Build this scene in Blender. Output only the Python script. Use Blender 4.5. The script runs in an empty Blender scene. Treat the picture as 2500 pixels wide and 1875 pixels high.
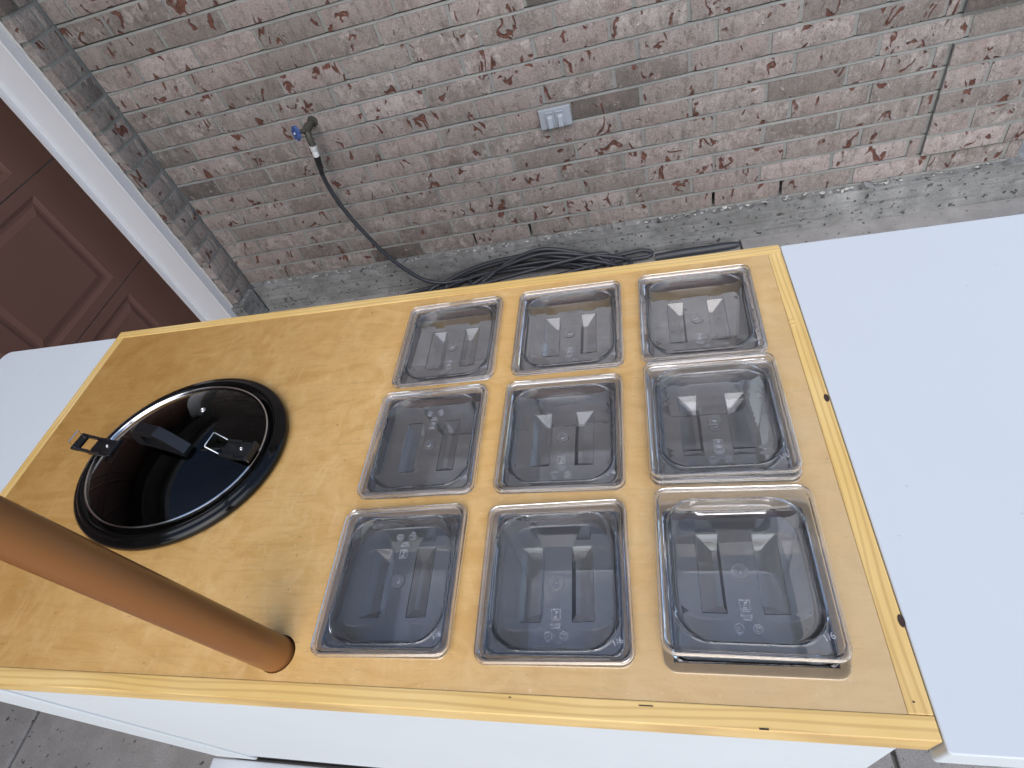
import bpy, bmesh, math, random
from mathutils import Vector, Matrix, noise
from mathutils.geometry import delaunay_2d_cdt

random.seed(7)
scene = bpy.context.scene
H = 1.0225                     # height of the table top above the driveway

# ------------------------------------------------------------------ camera
cam_data = bpy.data.cameras.new('camera')
cam = bpy.data.objects.new('camera', cam_data)
scene.collection.objects.link(cam)
cam_data.sensor_width = 36.0
cam_data.lens = 20.0
cam_data.clip_start = 0.02
cam_data.clip_end = 2000.0
CAM = Vector((0.19299, -0.48201, 0.59166 + H))
RC = ((0.9672618, -0.1010771, -0.2327832), (0.0741189, -0.7647547, 0.6400443), (-0.2427159, -0.6363440, -0.7322263))
cam.matrix_world = Matrix(((RC[0][0], -RC[0][1], -RC[0][2], CAM.x),
                           (RC[1][0], -RC[1][1], -RC[1][2], CAM.y),
                           (RC[2][0], -RC[2][1], -RC[2][2], CAM.z), (0, 0, 0, 1)))
scene.camera = cam

# ------------------------------------------------------------------ light
SUN_DIR = Vector((0.10, -0.85, 0.82)).normalized()          # towards the light
SUN_EL = math.asin(SUN_DIR.z)
world = bpy.data.worlds.new('World')
scene.world = world
world.use_nodes = True
wn = world.node_tree
wn.nodes.clear()
sky = wn.nodes.new('ShaderNodeTexSky')
sky.sky_type = 'NISHITA'
sky.sun_disc = False
sky.sun_elevation = SUN_EL
sky.sun_rotation = math.atan2(SUN_DIR.x, SUN_DIR.y)
sky.air_density = 1.0
sky.dust_density = 1.2
sky.ozone_density = 1.0
bg = wn.nodes.new('ShaderNodeBackground')
bg.inputs['Strength'].default_value = 0.15
wo = wn.nodes.new('ShaderNodeOutputWorld')
wn.links.new(sky.outputs[0], bg.inputs[0])
wn.links.new(bg.outputs[0], wo.inputs[0])
sun_data = bpy.data.lights.new('sun', 'SUN')
sun_data.energy = 1.3
sun_data.angle = math.radians(75)
sun_data.color = (1.0, 0.975, 0.94)
sun = bpy.data.objects.new('sun', sun_data)
sun.rotation_euler = SUN_DIR.to_track_quat('Z', 'Y').to_euler()
scene.collection.objects.link(sun)

scene.view_settings.view_transform = 'Standard'
scene.view_settings.look = 'None'
scene.view_settings.exposure = 0.74
scene.view_settings.gamma = 1.0
scene.view_settings.use_curve_mapping = False
cy = scene.cycles
cy.max_bounces = 24
cy.diffuse_bounces = 4
cy.glossy_bounces = 4
cy.transmission_bounces = 20
cy.transparent_max_bounces = 40
cy.caustics_reflective = False
cy.caustics_refractive = True
cy.sample_clamp_indirect = 6.0
cy.use_denoising = True
cy.use_adaptive_sampling = True
cy.adaptive_threshold = 0.02

# ------------------------------------------------------------------ helpers
COL = scene.collection
class MB:
    def __init__(self): self.v = []; self.f = []
    def add(self, vs, fs):
        o = len(self.v); self.v += [tuple(p) for p in vs]; self.f += [tuple(i + o for i in f) for f in fs]; return self
    def box(self, x0, x1, y0, y1, z0, z1):
        return self.add([(x0, y0, z0), (x1, y0, z0), (x1, y1, z0), (x0, y1, z0), (x0, y0, z1), (x1, y0, z1), (x1, y1, z1), (x0, y1, z1)],
                        [(0, 3, 2, 1), (4, 5, 6, 7), (0, 1, 5, 4), (1, 2, 6, 5), (2, 3, 7, 6), (3, 0, 4, 7)])
    def rings(self, rs, close_start=False, close_end=False, flip=False):
        n = len(rs[0]); vs = [p for r in rs for p in r]; fs = []
        for k in range(len(rs) - 1):
            for i in range(n):
                j = (i + 1) % n
                q = (k * n + i, k * n + j, (k + 1) * n + j, (k + 1) * n + i)
                fs.append(q[::-1] if flip else q)
        if close_start: fs.append(tuple(range(n))[::-1] if not flip else tuple(range(n)))
        if close_end:
            e = tuple(range((len(rs) - 1) * n, len(rs) * n)); fs.append(e if not flip else e[::-1])
        return self.add(vs, fs)
    def tube(self, pts, r, n=10, caps=True):
        pts = [Vector(p) for p in pts]; rs = []
        up = Vector((0.123, 0.234, 0.97)).normalized(); prev = None
        for i, p in enumerate(pts):
            t = (pts[min(i + 1, len(pts) - 1)] - pts[max(i - 1, 0)]).normalized()
            if prev is None:
                a = t.cross(up).normalized()
            else:
                a = (prev - t * prev.dot(t)).normalized()
            prev = a; b = t.cross(a)
            rr = r[i] if isinstance(r, (list, tuple)) else r
            rs.append([p + (a * math.cos(2 * math.pi * k / n) + b * math.sin(2 * math.pi * k / n)) * rr for k in range(n)])
        return self.rings(rs, caps, caps)
    def build(self, name, mat=None, parent=None, smooth=None, bevel=0, bseg=2):
        me = bpy.data.meshes.new(name)
        me.from_pydata(self.v, [], self.f); me.update()
        bm = bmesh.new(); bm.from_mesh(me)
        if bevel:
            bmesh.ops.bevel(bm, geom=[e for e in bm.edges], offset=bevel, segments=bseg, affect='EDGES', profile=0.6)
        bmesh.ops.recalc_face_normals(bm, faces=bm.faces)
        bm.to_mesh(me); bm.free()
        if smooth is not None:
            me.shade_smooth(); me.set_sharp_from_angle(angle=math.radians(smooth))
        return link(name, me, mat, parent)
def link(name, me, mat=None, parent=None):
    o = bpy.data.objects.new(name, me)
    if mat and not me.materials: me.materials.append(mat)
    COL.objects.link(o)
    if parent: o.parent = parent
    return o
def tag(o, label=None, cat=None, group=None, kind=None):
    if label: o['label'] = label
    if cat: o['category'] = cat
    if group: o['group'] = group
    if kind: o['kind'] = kind
    return o
def empty(name, loc=(0, 0, 0), rz=0.0):
    o = bpy.data.objects.new(name, None); o.location = loc; o.rotation_euler = (0, 0, rz)
    o.empty_display_size = 0.05; COL.objects.link(o); return o
def rrect(hw, hh, r, z, n=6, cx=0, cyy=0):
    out = []
    for (sx, sy, a0) in ((1, 1, 0), (-1, 1, 90), (-1, -1, 180), (1, -1, 270)):
        for k in range(n + 1):
            a = math.radians(a0 + 90 * k / n)
            out.append(Vector((cx + sx * (hw - r) + r * math.cos(a), cyy + sy * (hh - r) + r * math.sin(a), z)))
    return out
def inside(p, poly):
    c = False; n = len(poly)
    for i in range(n):
        a, b = poly[i], poly[(i + 1) % n]
        if (a[1] > p[1]) != (b[1] > p[1]) and p[0] < (b[0] - a[0]) * (p[1] - a[1]) / (b[1] - a[1]) + a[0]: c = not c
    return c
def cdt(outer, holes):
    vs = []; es = []
    for loop in [outer] + holes:
        o = len(vs); vs += [Vector((p[0], p[1])) for p in loop]; es += [(o + i, o + (i + 1) % len(loop)) for i in range(len(loop))]
    r = delaunay_2d_cdt(vs, es, [], 0, 1e-6)
    fs = []
    for f in r[2]:
        c = sum((r[0][i] for i in f), Vector((0, 0))) / len(f)
        if inside(c, outer) and not any(inside(c, h) for h in holes): fs.append(tuple(f))
    return [(p.x, p.y) for p in r[0]], fs
def smooth_path(pts, sub=6):
    P = [Vector(p) for p in pts]; out = []
    for i in range(len(P) - 1):
        p0, p1, p2, p3 = P[max(i - 1, 0)], P[i], P[i + 1], P[min(i + 2, len(P) - 1)]
        for k in range(sub):
            t = k / sub
            out.append(0.5 * ((2 * p1) + (p2 - p0) * t + (2 * p0 - 5 * p1 + 4 * p2 - p3) * t * t + (3 * p1 - p0 - 3 * p2 + p3) * t ** 3))
    out.append(P[-1]); return out

# ------------------------------------------------------------------ materials
class NT:
    def __init__(self, name):
        self.m = bpy.data.materials.new(name); self.m.use_nodes = True; self.t = self.m.node_tree; self.t.nodes.clear()
        self.out = self.n('ShaderNodeOutputMaterial')
    def n(self, ty, **kw):
        x = self.t.nodes.new(ty)
        for k, v in kw.items():
            if k.startswith('i_'):
                key = k[2:].replace('_', ' ')
                x.inputs[int(key) if key.isdigit() else key].default_value = v
            else: setattr(x, k, v)
        return x
    def l(self, a, b): self.t.links.new(a, b)
    def pos(self, scale=(1, 1, 1), space='WORLD', rot=(0, 0, 0)):
        if space == 'WORLD': src = self.n('ShaderNodeNewGeometry').outputs['Position']
        else: src = self.n('ShaderNodeTexCoord').outputs['Object']
        mp = self.n('ShaderNodeMapping'); mp.inputs['Scale'].default_value = scale; mp.inputs['Rotation'].default_value = rot
        self.l(src, mp.inputs[0]); return mp.outputs[0]
    def noise(self, vec, scale, detail=4, rough=0.55, dist=0.0):
        x = self.n('ShaderNodeTexNoise'); x.inputs['Scale'].default_value = scale; x.inputs['Detail'].default_value = detail
        x.inputs['Roughness'].default_value = rough; x.inputs['Distortion'].default_value = dist
        self.l(vec, x.inputs['Vector']); return x.outputs[0]
    def ramp(self, fac, stops, interp='LINEAR'):
        x = self.n('ShaderNodeValToRGB'); x.color_ramp.interpolation = interp; cr = x.color_ramp
        while len(cr.elements) < len(stops): cr.elements.new(0.5)
        for e, (p, c) in zip(cr.elements, stops):
            e.position = p; e.color = (c, c, c, 1) if isinstance(c, (int, float)) else (*c, 1)
        self.l(fac, x.inputs[0]); return x.outputs[0]
    def mix(self, fac, a, b, mode='MIX'):
        x = self.n('ShaderNodeMix'); x.data_type = 'RGBA'; x.blend_type = mode
        for s, v in ((x.inputs[0], fac), (x.inputs[6], a), (x.inputs[7], b)):
            if isinstance(v, (int, float)): s.default_value = v
            elif isinstance(v, tuple): s.default_value = (*v, 1)
            else: self.l(v, s)
        return x.outputs[2]
    def math(self, op, a, b=0.0, c=0.0):
        x = self.n('ShaderNodeMath'); x.operation = op
        for s, v in zip(x.inputs, (a, b, c)):
            if isinstance(v, (int, float)): s.default_value = v
            else: self.l(v, s)
        return x.outputs[0]
    def bump(self, h, strength=0.3, dist=0.002):
        x = self.n('ShaderNodeBump'); x.inputs['Strength'].default_value = strength; x.inputs['Distance'].default_value = dist
        self.l(h, x.inputs['Height']); return x.outputs[0]
    def bsdf(self, color, rough=0.5, metal=0.0, normal=None, spec=0.5, coat=0.0, coat_rough=0.1):
        b = self.n('ShaderNodeBsdfPrincipled')
        for key, v in (('Base Color', color), ('Roughness', rough), ('Metallic', metal), ('Specular IOR Level', spec), ('Coat Weight', coat), ('Coat Roughness', coat_rough)):
            if isinstance(v, tuple): b.inputs[key].default_value = (*v, 1)
            elif isinstance(v, (int, float)): b.inputs[key].default_value = v
            else: self.l(v, b.inputs[key])
        if normal is not None: self.l(normal, b.inputs['Normal'])
        self.l(b.outputs[0], self.out.inputs[0]); return b

def m_brick(name):
    t = NT(name); p = t.pos()
    oi = t.n('ShaderNodeObjectInfo').outputs['Random']; isl = t.n('ShaderNodeNewGeometry').outputs['Random Per Island']
    rnd = t.math('FRACT', t.math('ADD', t.math('MULTIPLY', oi, 7.31), t.math('MULTIPLY', isl, 3.77)))
    base = t.ramp(rnd, [(0.0, (0.095, 0.085, 0.078)), (0.022, (0.12, 0.108, 0.098)), (0.05, (0.185, 0.167, 0.152)), (0.45, (0.258, 0.235, 0.216)), (0.62, (0.270, 0.232, 0.212)),
                        (0.80, (0.285, 0.247, 0.232)), (0.92, (0.260, 0.235, 0.218)), (0.975, (0.36, 0.318, 0.302)), (1.0, (0.37, 0.325, 0.308))])
    streak = t.noise(t.pos((48, 48, 12), rot=(0, 0.12, 0)), 1.0, 5, 0.75)
    grain = t.noise(p, 210, 4, 0.75)
    med = t.noise(p, 42, 5, 0.7, 0.4)
    big = t.noise(p, 11, 4, 0.6, 0.6)
    c = t.mix(t.ramp(streak, [(0.28, 0.9), (0.49, 0.0)]), base, (0.115, 0.100, 0.090))
    frost = t.math('MULTIPLY', t.ramp(t.noise(t.pos((1, 1, 0.7), rot=(0, 0.2, 0)), 26, 6, 0.8, 0.3), [(0.47, 0.0), (0.66, 0.85)]), t.ramp(t.math('FRACT', t.math('MULTIPLY', rnd, 13.7)), [(0.2, 0.15), (0.9, 1.0)]))
    c = t.mix(frost, c, (0.44, 0.40, 0.38))
    c = t.mix(t.ramp(big, [(0.50, 0.0), (0.72, 0.5)]), c, (0.265, 0.195, 0.175))
    c = t.mix(t.ramp(med, [(0.30, 0.7), (0.46, 0.0)]), c, (0.13, 0.112, 0.10))
    flk = t.noise(t.pos((1, 1, 0.5), rot=(0, 0.3, 0)), 62, 4, 0.8, 0.5)
    flmask = t.math('MULTIPLY', t.ramp(flk, [(0.585, 0.0), (0.645, 1.0)]), t.ramp(t.noise(p, 14, 3), [(0.40, 0.06), (0.62, 0.95)]))
    c = t.mix(flmask, c, (0.50, 0.45, 0.43))
    dk = t.ramp(t.noise(p, 80, 4, 0.7), [(0.30, 0.9), (0.36, 0.0)])
    c = t.mix(t.math('MULTIPLY', dk, 0.85), c, (0.05, 0.042, 0.038))
    # red clay smears: thin curls torn out of the sanded face
    cv = t.noise(t.pos((1.35, 1.0, 0.8), rot=(0, 0.75, 0)), 10.5, 2, 0.45, 0.9)
    band = t.ramp(t.math('ABSOLUTE', t.math('SUBTRACT', cv, 0.50)), [(0.024, 1.0), (0.040, 0.0)])
    area = t.noise(t.pos((1.0, 1.0, 0.8), rot=(0, -0.6, 0)), 17.0, 2, 0.5, 0.4)
    sm = t.math('MULTIPLY', band, t.ramp(area, [(0.572, 0.0), (0.600, 1.0)]))
    sm = t.math('MULTIPLY', sm, t.ramp(grain, [(0.30, 0.35), (0.45, 1.0)]))
    c = t.mix(sm, c, t.mix(t.ramp(med, [(0.35, 0.0), (0.65, 1.0)]), (0.090, 0.038, 0.028), (0.175, 0.082, 0.062)))
    c = t.mix(0.6, c, t.mix(1.0, c, t.ramp(grain, [(0.25, 0.35), (0.75, 1.55)]), 'MULTIPLY'))
    h = t.math('ADD', t.math('ADD', t.math('MULTIPLY', grain, 0.55), t.math('MULTIPLY', med, 0.8)), t.math('SUBTRACT', t.math('ADD', t.math('MULTIPLY', streak, 0.6), flmask), t.math('MULTIPLY', sm, 1.3)))
    c = t.mix(1.0, c, (0.985, 0.955, 0.94), 'MULTIPLY')
    t.bsdf(c, 0.95, normal=t.bump(h, 1.0, 0.0030), spec=0.2); return t.m
def m_mortar():
    t = NT('mortar'); p = t.pos(); g = t.noise(p, 220, 4, 0.7); b = t.noise(p, 6, 4)
    c = t.mix(t.ramp(b, [(0.35, 0.0), (0.65, 1.0)]), (0.205, 0.205, 0.193), (0.262, 0.26, 0.243))
    c = t.mix(0.5, c, t.ramp(g, [(0.3, 0.6), (0.7, 1.3)]), 'MULTIPLY')
    t.bsdf(c, 0.95, normal=t.bump(g, 0.7, 0.002), spec=0.2); return t.m
def m_concrete(name, a, b, pit=0.34, lines=False, bscale=0.6):
    t = NT(name); p = t.pos(); g = t.noise(p, 260, 4, 0.7); m = t.noise(p, 9, 6, 0.65); l = t.noise(p, 2.2, 3)
    c = t.mix(t.ramp(m, [(0.35, 0.0), (0.68, 1.0)]), a, b)
    c = t.mix(t.ramp(l, [(0.4, 0.0), (0.7, 0.55)]), c, tuple(x * 0.72 for x in a))
    pits = t.ramp(t.noise(p, 48, 3, 0.6), [(pit - 0.045, 1.0), (pit, 0.0)])
    c = t.mix(t.math('MULTIPLY', pits, 0.85), c, tuple(x * 0.25 for x in a))
    c = t.mix(0.55, c, t.ramp(g, [(0.25, 0.45), (0.75, 1.45)]), 'MULTIPLY')
    spk = t.ramp(t.noise(p, 330, 2, 0.5), [(0.70, 0.0), (0.76, 0.5)])
    c = t.mix(spk, c, (0.55, 0.54, 0.52))
    h = t.math('SUBTRACT', t.math('MULTIPLY', g, 0.5), t.math('MULTIPLY', pits, 1.5))
    if lines:
        s = t.noise(t.pos((3, 3, 75)), 1.0, 3, 0.6)
        h = t.math('ADD', h, t.math('MULTIPLY', s, 0.9))
        c = t.mix(t.ramp(s, [(0.36, 0.45), (0.48, 0.0)]), c, tuple(x * 0.6 for x in a))
    t.bsdf(c, 0.9, normal=t.bump(h, bscale, 0.003), spec=0.25); return t.m
def m_ply():
    t = NT('varnished_plywood'); p = t.pos(space='OBJECT')
    fig = t.noise(t.pos((2.0, 4.0, 1), 'OBJECT', (0, 0, 0.35)), 2.6, 6, 0.62, 2.4)
    curl = t.noise(t.pos((10, 4.5, 1), 'OBJECT', (0, 0, 0.5)), 2.4, 5, 0.65, 1.6)
    st = t.noise(t.pos((9, 150, 1), 'OBJECT'), 1.0, 5, 0.65, 0.3)
    fl = t.noise(t.pos((60, 420, 1), 'OBJECT'), 1.0, 3, 0.6)
    blot = t.noise(t.pos((3.5, 5, 1), 'OBJECT'), 1.7, 4, 0.55, 0.8)
    c = t.ramp(fig, [(0.22, (0.565, 0.305, 0.085)), (0.40, (0.645, 0.372, 0.116)), (0.52, (0.72, 0.440, 0.160)), (0.62, (0.665, 0.385, 0.126)), (0.80, (0.555, 0.300, 0.083))])
    c = t.mix(t.ramp(curl, [(0.52, 0.0), (0.66, 0.45)]), c, (0.80, 0.54, 0.25))
    c = t.mix(t.ramp(curl, [(0.28, 0.2), (0.46, 0.0)]), c, (0.55, 0.31, 0.095))
    c = t.mix(t.ramp(st, [(0.30, 0.35), (0.48, 0.0)]), c, (0.46, 0.28, 0.09))
    c = t.mix(t.ramp(fl, [(0.27, 0.6), (0.37, 0.0)]), c, (0.38, 0.22, 0.075))
    c = t.mix(t.ramp(t.noise(p, 240, 2, 0.5), [(0.69, 0.0), (0.73, 0.4)]), c, (0.85, 0.68, 0.42))
    c = t.mix(t.ramp(t.noise(p, 95, 2, 0.5), [(0.235, 0.6), (0.255, 0.0)]), c, (0.25, 0.13, 0.05))
    sx = t.n('ShaderNodeSeparateXYZ'); t.l(p, sx.inputs[0])
    end_tone = t.math('ADD', t.math('SUBTRACT', sx.outputs[0], t.math('MULTIPLY', sx.outputs[1], 0.35)), t.math('MULTIPLY', blot, 0.45))
    # amber and darker towards the end with the cooker, paler at the other end
    c = t.mix(t.ramp(t.math('MULTIPLY_ADD', end_tone, 0.8, 0.5), [(0.05, 1.0), (0.55, 0.0)]), c, t.mix(1.0, c, (0.60, 0.52, 0.37), 'MULTIPLY'))
    c = t.mix(t.ramp(t.math('MULTIPLY_ADD', end_tone, 0.8, 0.3), [(0.50, 0.0), (0.82, 0.6)]), c, (0.56, 0.43, 0.26))
    c = t.mix(0.06, c, (0.55, 0.40, 0.21))
    rg = t.ramp(blot, [(0.3, 0.28), (0.7, 0.45)])
    t.bsdf(c, rg, normal=t.bump(t.math('ADD', st, t.math('MULTIPLY', fl, 0.7)), 0.15, 0.0006), spec=0.5); return t.m
def m_pine(name, along):
    t = NT(name)
    sc = (2.2, 60, 60) if along == 'X' else (60, 2.2, 60)
    w = t.n('ShaderNodeTexWave', wave_type='BANDS', bands_direction='Y' if along == 'X' else 'X')
    w.inputs['Scale'].default_value = 42.0; w.inputs['Distortion'].default_value = 11.0
    w.inputs['Detail'].default_value = 2.0; w.inputs['Detail Scale'].default_value = 0.22
    src = t.pos((0.28, 1, 1) if along == 'X' else (1, 0.28, 1), 'OBJECT'); t.l(src, w.inputs[0])
    st = t.noise(t.pos(sc, 'OBJECT'), 1.0, 4, 0.6, 0.3)
    bl = t.noise(t.pos((3, 3, 3), 'OBJECT'), 2.0, 3)
    c = t.mix(t.ramp(bl, [(0.35, 0.0), (0.65, 1.0)]), (0.76, 0.50, 0.165), (0.84, 0.59, 0.24))
    c = t.mix(t.math('MULTIPLY', t.ramp(w.outputs[0], [(0.58, 0.0), (0.95, 1.0)]), 0.42), c, (0.47, 0.265, 0.08))
    c = t.mix(t.ramp(st, [(0.32, 0.35), (0.5, 0.0)]), c, (0.50, 0.29, 0.09))
    t.bsdf(c, 0.34, normal=t.bump(st, 0.12, 0.0006), spec=0.5); return t.m
def m_plain(name, col, rough=0.5, metal=0.0, var=0.0, vscale=20, spec=0.5, coat=0.0, bump=0.0, bsc=300):
    t = NT(name); p = t.pos(space='OBJECT'); c = col
    if var:
        c = t.mix(t.noise(p, vscale, 5, 0.6), tuple(x * (1 - var) for x in col), tuple(min(1, x * (1 + var)) for x in col))
    nm = t.bump(t.noise(p, bsc, 3, 0.6), bump, 0.001) if bump else None
    t.bsdf(c, rough, metal, nm, spec, coat); return t.m
def m_white(name='white_melamine', col=(0.60, 0.632, 0.652), rough=0.70):
    t = NT(name); p = t.pos(space='OBJECT'); b = t.noise(p, 3.0, 4, 0.6, 0.8)
    c = t.mix(b, tuple(x * 0.965 for x in col), tuple(min(1, x * 1.02) for x in col))
    sp = t.ramp(t.noise(p, 85, 2, 0.5), [(0.745, 0.0), (0.765, 0.35)])
    c = t.mix(sp, c, (0.40, 0.41, 0.43))
    r = t.ramp(t.noise(p, 8, 5, 0.7), [(0.3, rough - 0.08), (0.7, rough + 0.1)])
    t.bsdf(c, r, normal=t.bump(t.noise(p, 420, 2), 0.05, 0.0005), spec=0.3); return t.m
def m_clear(name, tint=(0.97, 0.968, 0.975), edge=(0.86, 0.85, 0.88), ior=1.58, rough=0.015, haze=0.0):
    t = NT(name)
    lw = t.n('ShaderNodeLayerWeight'); lw.inputs['Blend'].default_value = 0.5
    tc = t.mix(t.ramp(lw.outputs['Facing'], [(0.45, 0.0), (0.95, 1.0)]), tint, edge)
    tr = t.n('ShaderNodeBsdfTransparent'); t.l(tc, tr.inputs[0])
    gl = t.n('ShaderNodeBsdfGlossy'); gl.inputs['Roughness'].default_value = rough; gl.inputs['Color'].default_value = (1, 1, 1, 1)
    r0 = ((ior - 1) / (ior + 1)) ** 2
    fr = t.math('MULTIPLY_ADD', t.math('POWER', lw.outputs['Facing'], 4.6), 1 - r0, r0)
    mx = t.n('ShaderNodeMixShader'); t.l(fr, mx.inputs[0]); t.l(tr.outputs[0], mx.inputs[1]); t.l(gl.outputs[0], mx.inputs[2])
    last = mx.outputs[0]
    if haze:
        df = t.n('ShaderNodeBsdfDiffuse'); df.inputs[0].default_value = (0.85, 0.86, 0.9, 1)
        m2 = t.n('ShaderNodeMixShader'); m2.inputs[0].default_value = haze; t.l(last, m2.inputs[1]); t.l(df.outputs[0], m2.inputs[2]); last = m2.outputs[0]
    t.l(last, t.out.inputs[0]); return t.m

def m_glass(name, col=(0.985, 0.985, 0.99), ior=1.5, rough=0.0, haze=0.0):
    t = NT(name); g = t.n('ShaderNodeBsdfGlass'); g.inputs['Color'].default_value = (*col, 1); g.inputs['IOR'].default_value = ior; g.inputs['Roughness'].default_value = rough
    if haze:      # fine wear scatters a little light
        d = t.n('ShaderNodeBsdfDiffuse'); d.inputs[0].default_value = (0.82, 0.83, 0.85, 1)
        m = t.n('ShaderNodeMixShader'); m.inputs[0].default_value = haze; t.l(g.outputs[0], m.inputs[1]); t.l(d.outputs[0], m.inputs[2]); t.l(m.outputs[0], t.out.inputs[0])
    else: t.l(g.outputs[0], t.out.inputs[0])
    return t.m

M = dict(
    brick=m_brick('rough_brick'), mortar=m_mortar(),
    found=m_concrete('foundation_concrete', (0.185, 0.184, 0.176), (0.33, 0.327, 0.318), 0.38, True, 1.0),
    drive=m_concrete('driveway_concrete', (0.27, 0.255, 0.238), (0.37, 0.352, 0.33), 0.36),
    ply=m_ply(), pinex=m_pine('pine_along_x', 'X'), piney=m_pine('pine_along_y', 'Y'),
    white=m_white(), frame=m_plain('white_aluminium', (0.63, 0.62, 0.632), 0.5, var=0.04, vscale=6),
    door=m_plain('brown_door_paint', (0.140, 0.064, 0.046), 0.5, var=0.10, vscale=3, bump=0.12, bsc=900),
    clear=m_glass('clear_plastic', (0.995, 0.995, 0.998), 1.47, 0.0, 0.028), clearpan=m_glass('clear_pan_plastic', (0.995, 0.995, 0.998), 1.45),
    emboss=m_clear('embossed_plastic', (0.9, 0.9, 0.9), (0.8, 0.8, 0.8), haze=0.30, rough=0.2),
    black=m_plain('black_plastic', (0.010, 0.010, 0.011), 0.32, bump=0.05), enamel=m_plain('black_enamel', (0.003, 0.003, 0.003), 0.10, spec=0.32),
    smoke=m_clear('smoked_glass', (0.30, 0.28, 0.28), (0.12, 0.11, 0.11), 1.36, 0.01), steel=m_plain('polished_steel', (0.78, 0.77, 0.76), 0.14, 1.0),
    inside=m_plain('black_crock_inside', (0.008, 0.008, 0.009), 0.25),
    pole=m_plain('brown_painted_tube', (0.205, 0.080, 0.022), 0.28, var=0.05, vscale=8, bump=0.05),
    rubber=m_plain('dark_hose', (0.030, 0.032, 0.038), 0.42, var=0.2, vscale=30), blackrub=m_plain('black_rubber', (0.012, 0.012, 0.013), 0.5),
    grey=m_plain('grey_metal_paint', (0.29, 0.315, 0.35), 0.45, var=0.05), blue=m_plain('blue_wheel_paint', (0.045, 0.085, 0.24), 0.5, var=0.3, vscale=80),
    brass=m_plain('tarnished_brass', (0.085, 0.08, 0.065), 0.62, 0.5, var=0.35, vscale=60), zinc=m_plain('bright_zinc', (0.85, 0.86, 0.86), 0.3, 0.35),
    dark=m_plain('dark_knot', (0.045, 0.022, 0.014), 0.6), soffit=m_plain('white_soffit', (0.7, 0.7, 0.7), 0.6),
    caulk=m_plain('caulk', (0.50, 0.47, 0.44), 0.7, var=0.2, vscale=60), shingle=m_plain('roof_shingle', (0.08, 0.075, 0.07), 0.9, var=0.3, vscale=40),
    grass=m_plain('lawn_grass', (0.07, 0.11, 0.03), 0.9, var=0.4, vscale=60))

def px(p):
    d = Vector(p) - CAM
    x = d.dot(Vector((RC[0][0], RC[1][0], RC[2][0]))); y = d.dot(Vector((RC[0][1], RC[1][1], RC[2][1]))); z = d.dot(Vector((RC[0][2], RC[1][2], RC[2][2])))
    return None if z < 0.05 else (x / z * 1389 + 1250, y / z * 1389 + 937.5)
def seen(ps, m=60):
    for p in ps:
        q = px(p)
        if q and -m < q[0] < 2500 + m and -m < q[1] < 1875 + m: return True
    return False

# ================================================================== SETTING
g = MB().box(-60, 60, -60, 60, -0.30, -0.03).build('ground', M['grass']); tag(g, kind='structure')
drive = MB().box(-2.4, 4.6, -8.2, 5.0, -0.20, -0.022).build('driveway', M['drive']); tag(drive, kind='structure')
for (x0, x1, y0, y1) in ((-2.3, -1.787, -4.0, 1.48), (-1.776, 0.62, -2.1, 1.61), (0.63, 2.55, -2.1, 1.61), (-1.776, 0.62, -5.0, -2.11), (0.63, 2.55, -5.0, -2.11), (1.60, 4.5, 1.62, 4.9)):
    MB().box(x0, x1, y0, y1, -0.19, 0.0).build('slab', M['drive'], drive, bevel=0.005)

# ------------------------------------------------------------------ brick wall
YW, XC, XE = 1.6298, -1.6910, 1.585
BL, BH, JT = 0.2540, 0.07855, 0.0118
WX, WZ = -0.4721, -0.8233 + H
def brick_mesh(L, Hh, D=0.03, seed=0, nx=6, nz=4):
    r = random.Random(seed); vs = []; fs = []
    for k in range(nz):
        for i in range(nx):
            u = -1 + 2 * i / (nx - 1); w = -1 + 2 * k / (nz - 1)
            if 0 < i < nx - 1: u += r.uniform(-.06, .06)
            edge = i in (0, nx - 1) or k in (0, nz - 1)
            corner = i in (0, nx - 1) and k in (0, nz - 1)
            x = u * L / 2 + r.uniform(-.0011, .0011); z = w * Hh / 2 + r.uniform(-.0013, .0013)
            if corner: x *= 0.992; z *= 0.965
            vs.append((x, (0.0028 + r.uniform(0, .0014)) if edge else r.uniform(-.0012, .0010), z))
    for k in range(nz - 1):
        for i in range(nx - 1):
            a = k * nx + i; fs.append((a, a + 1, a + nx + 1, a + nx))
    per = [i for i in range(nx)] + [k * nx + nx - 1 for k in range(1, nz)] + [(nz - 1) * nx + i for i in range(nx - 2, -1, -1)] + [k * nx for k in range(nz - 2, 0, -1)]
    o = len(vs); vs += [(vs[i][0], D, vs[i][2]) for i in per]; n = len(per)
    for i in range(n):
        j = (i + 1) % n; fs.append((per[j], per[i], o + i, o + j))
    return vs, fs
def new_brick_data(name, L, Hh, D, seed):
    vs, fs = brick_mesh(L, Hh, D, seed); me = bpy.data.meshes.new(name); me.from_pydata(vs, [], fs); me.update()
    me.shade_smooth(); me.set_sharp_from_angle(angle=math.radians(50)); me.materials.append(M['brick']); return me
FULL = [new_brick_data('brick', BL - JT, BH - JT, 0.03, s) for s in range(10)]

# mortar bed: the sheet behind the bricks, with the open weep joints cut into it
weeps = [WX + (n - .085) * BL for n in (0, 1, 4, 5)]
ZT = 4.3
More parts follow.
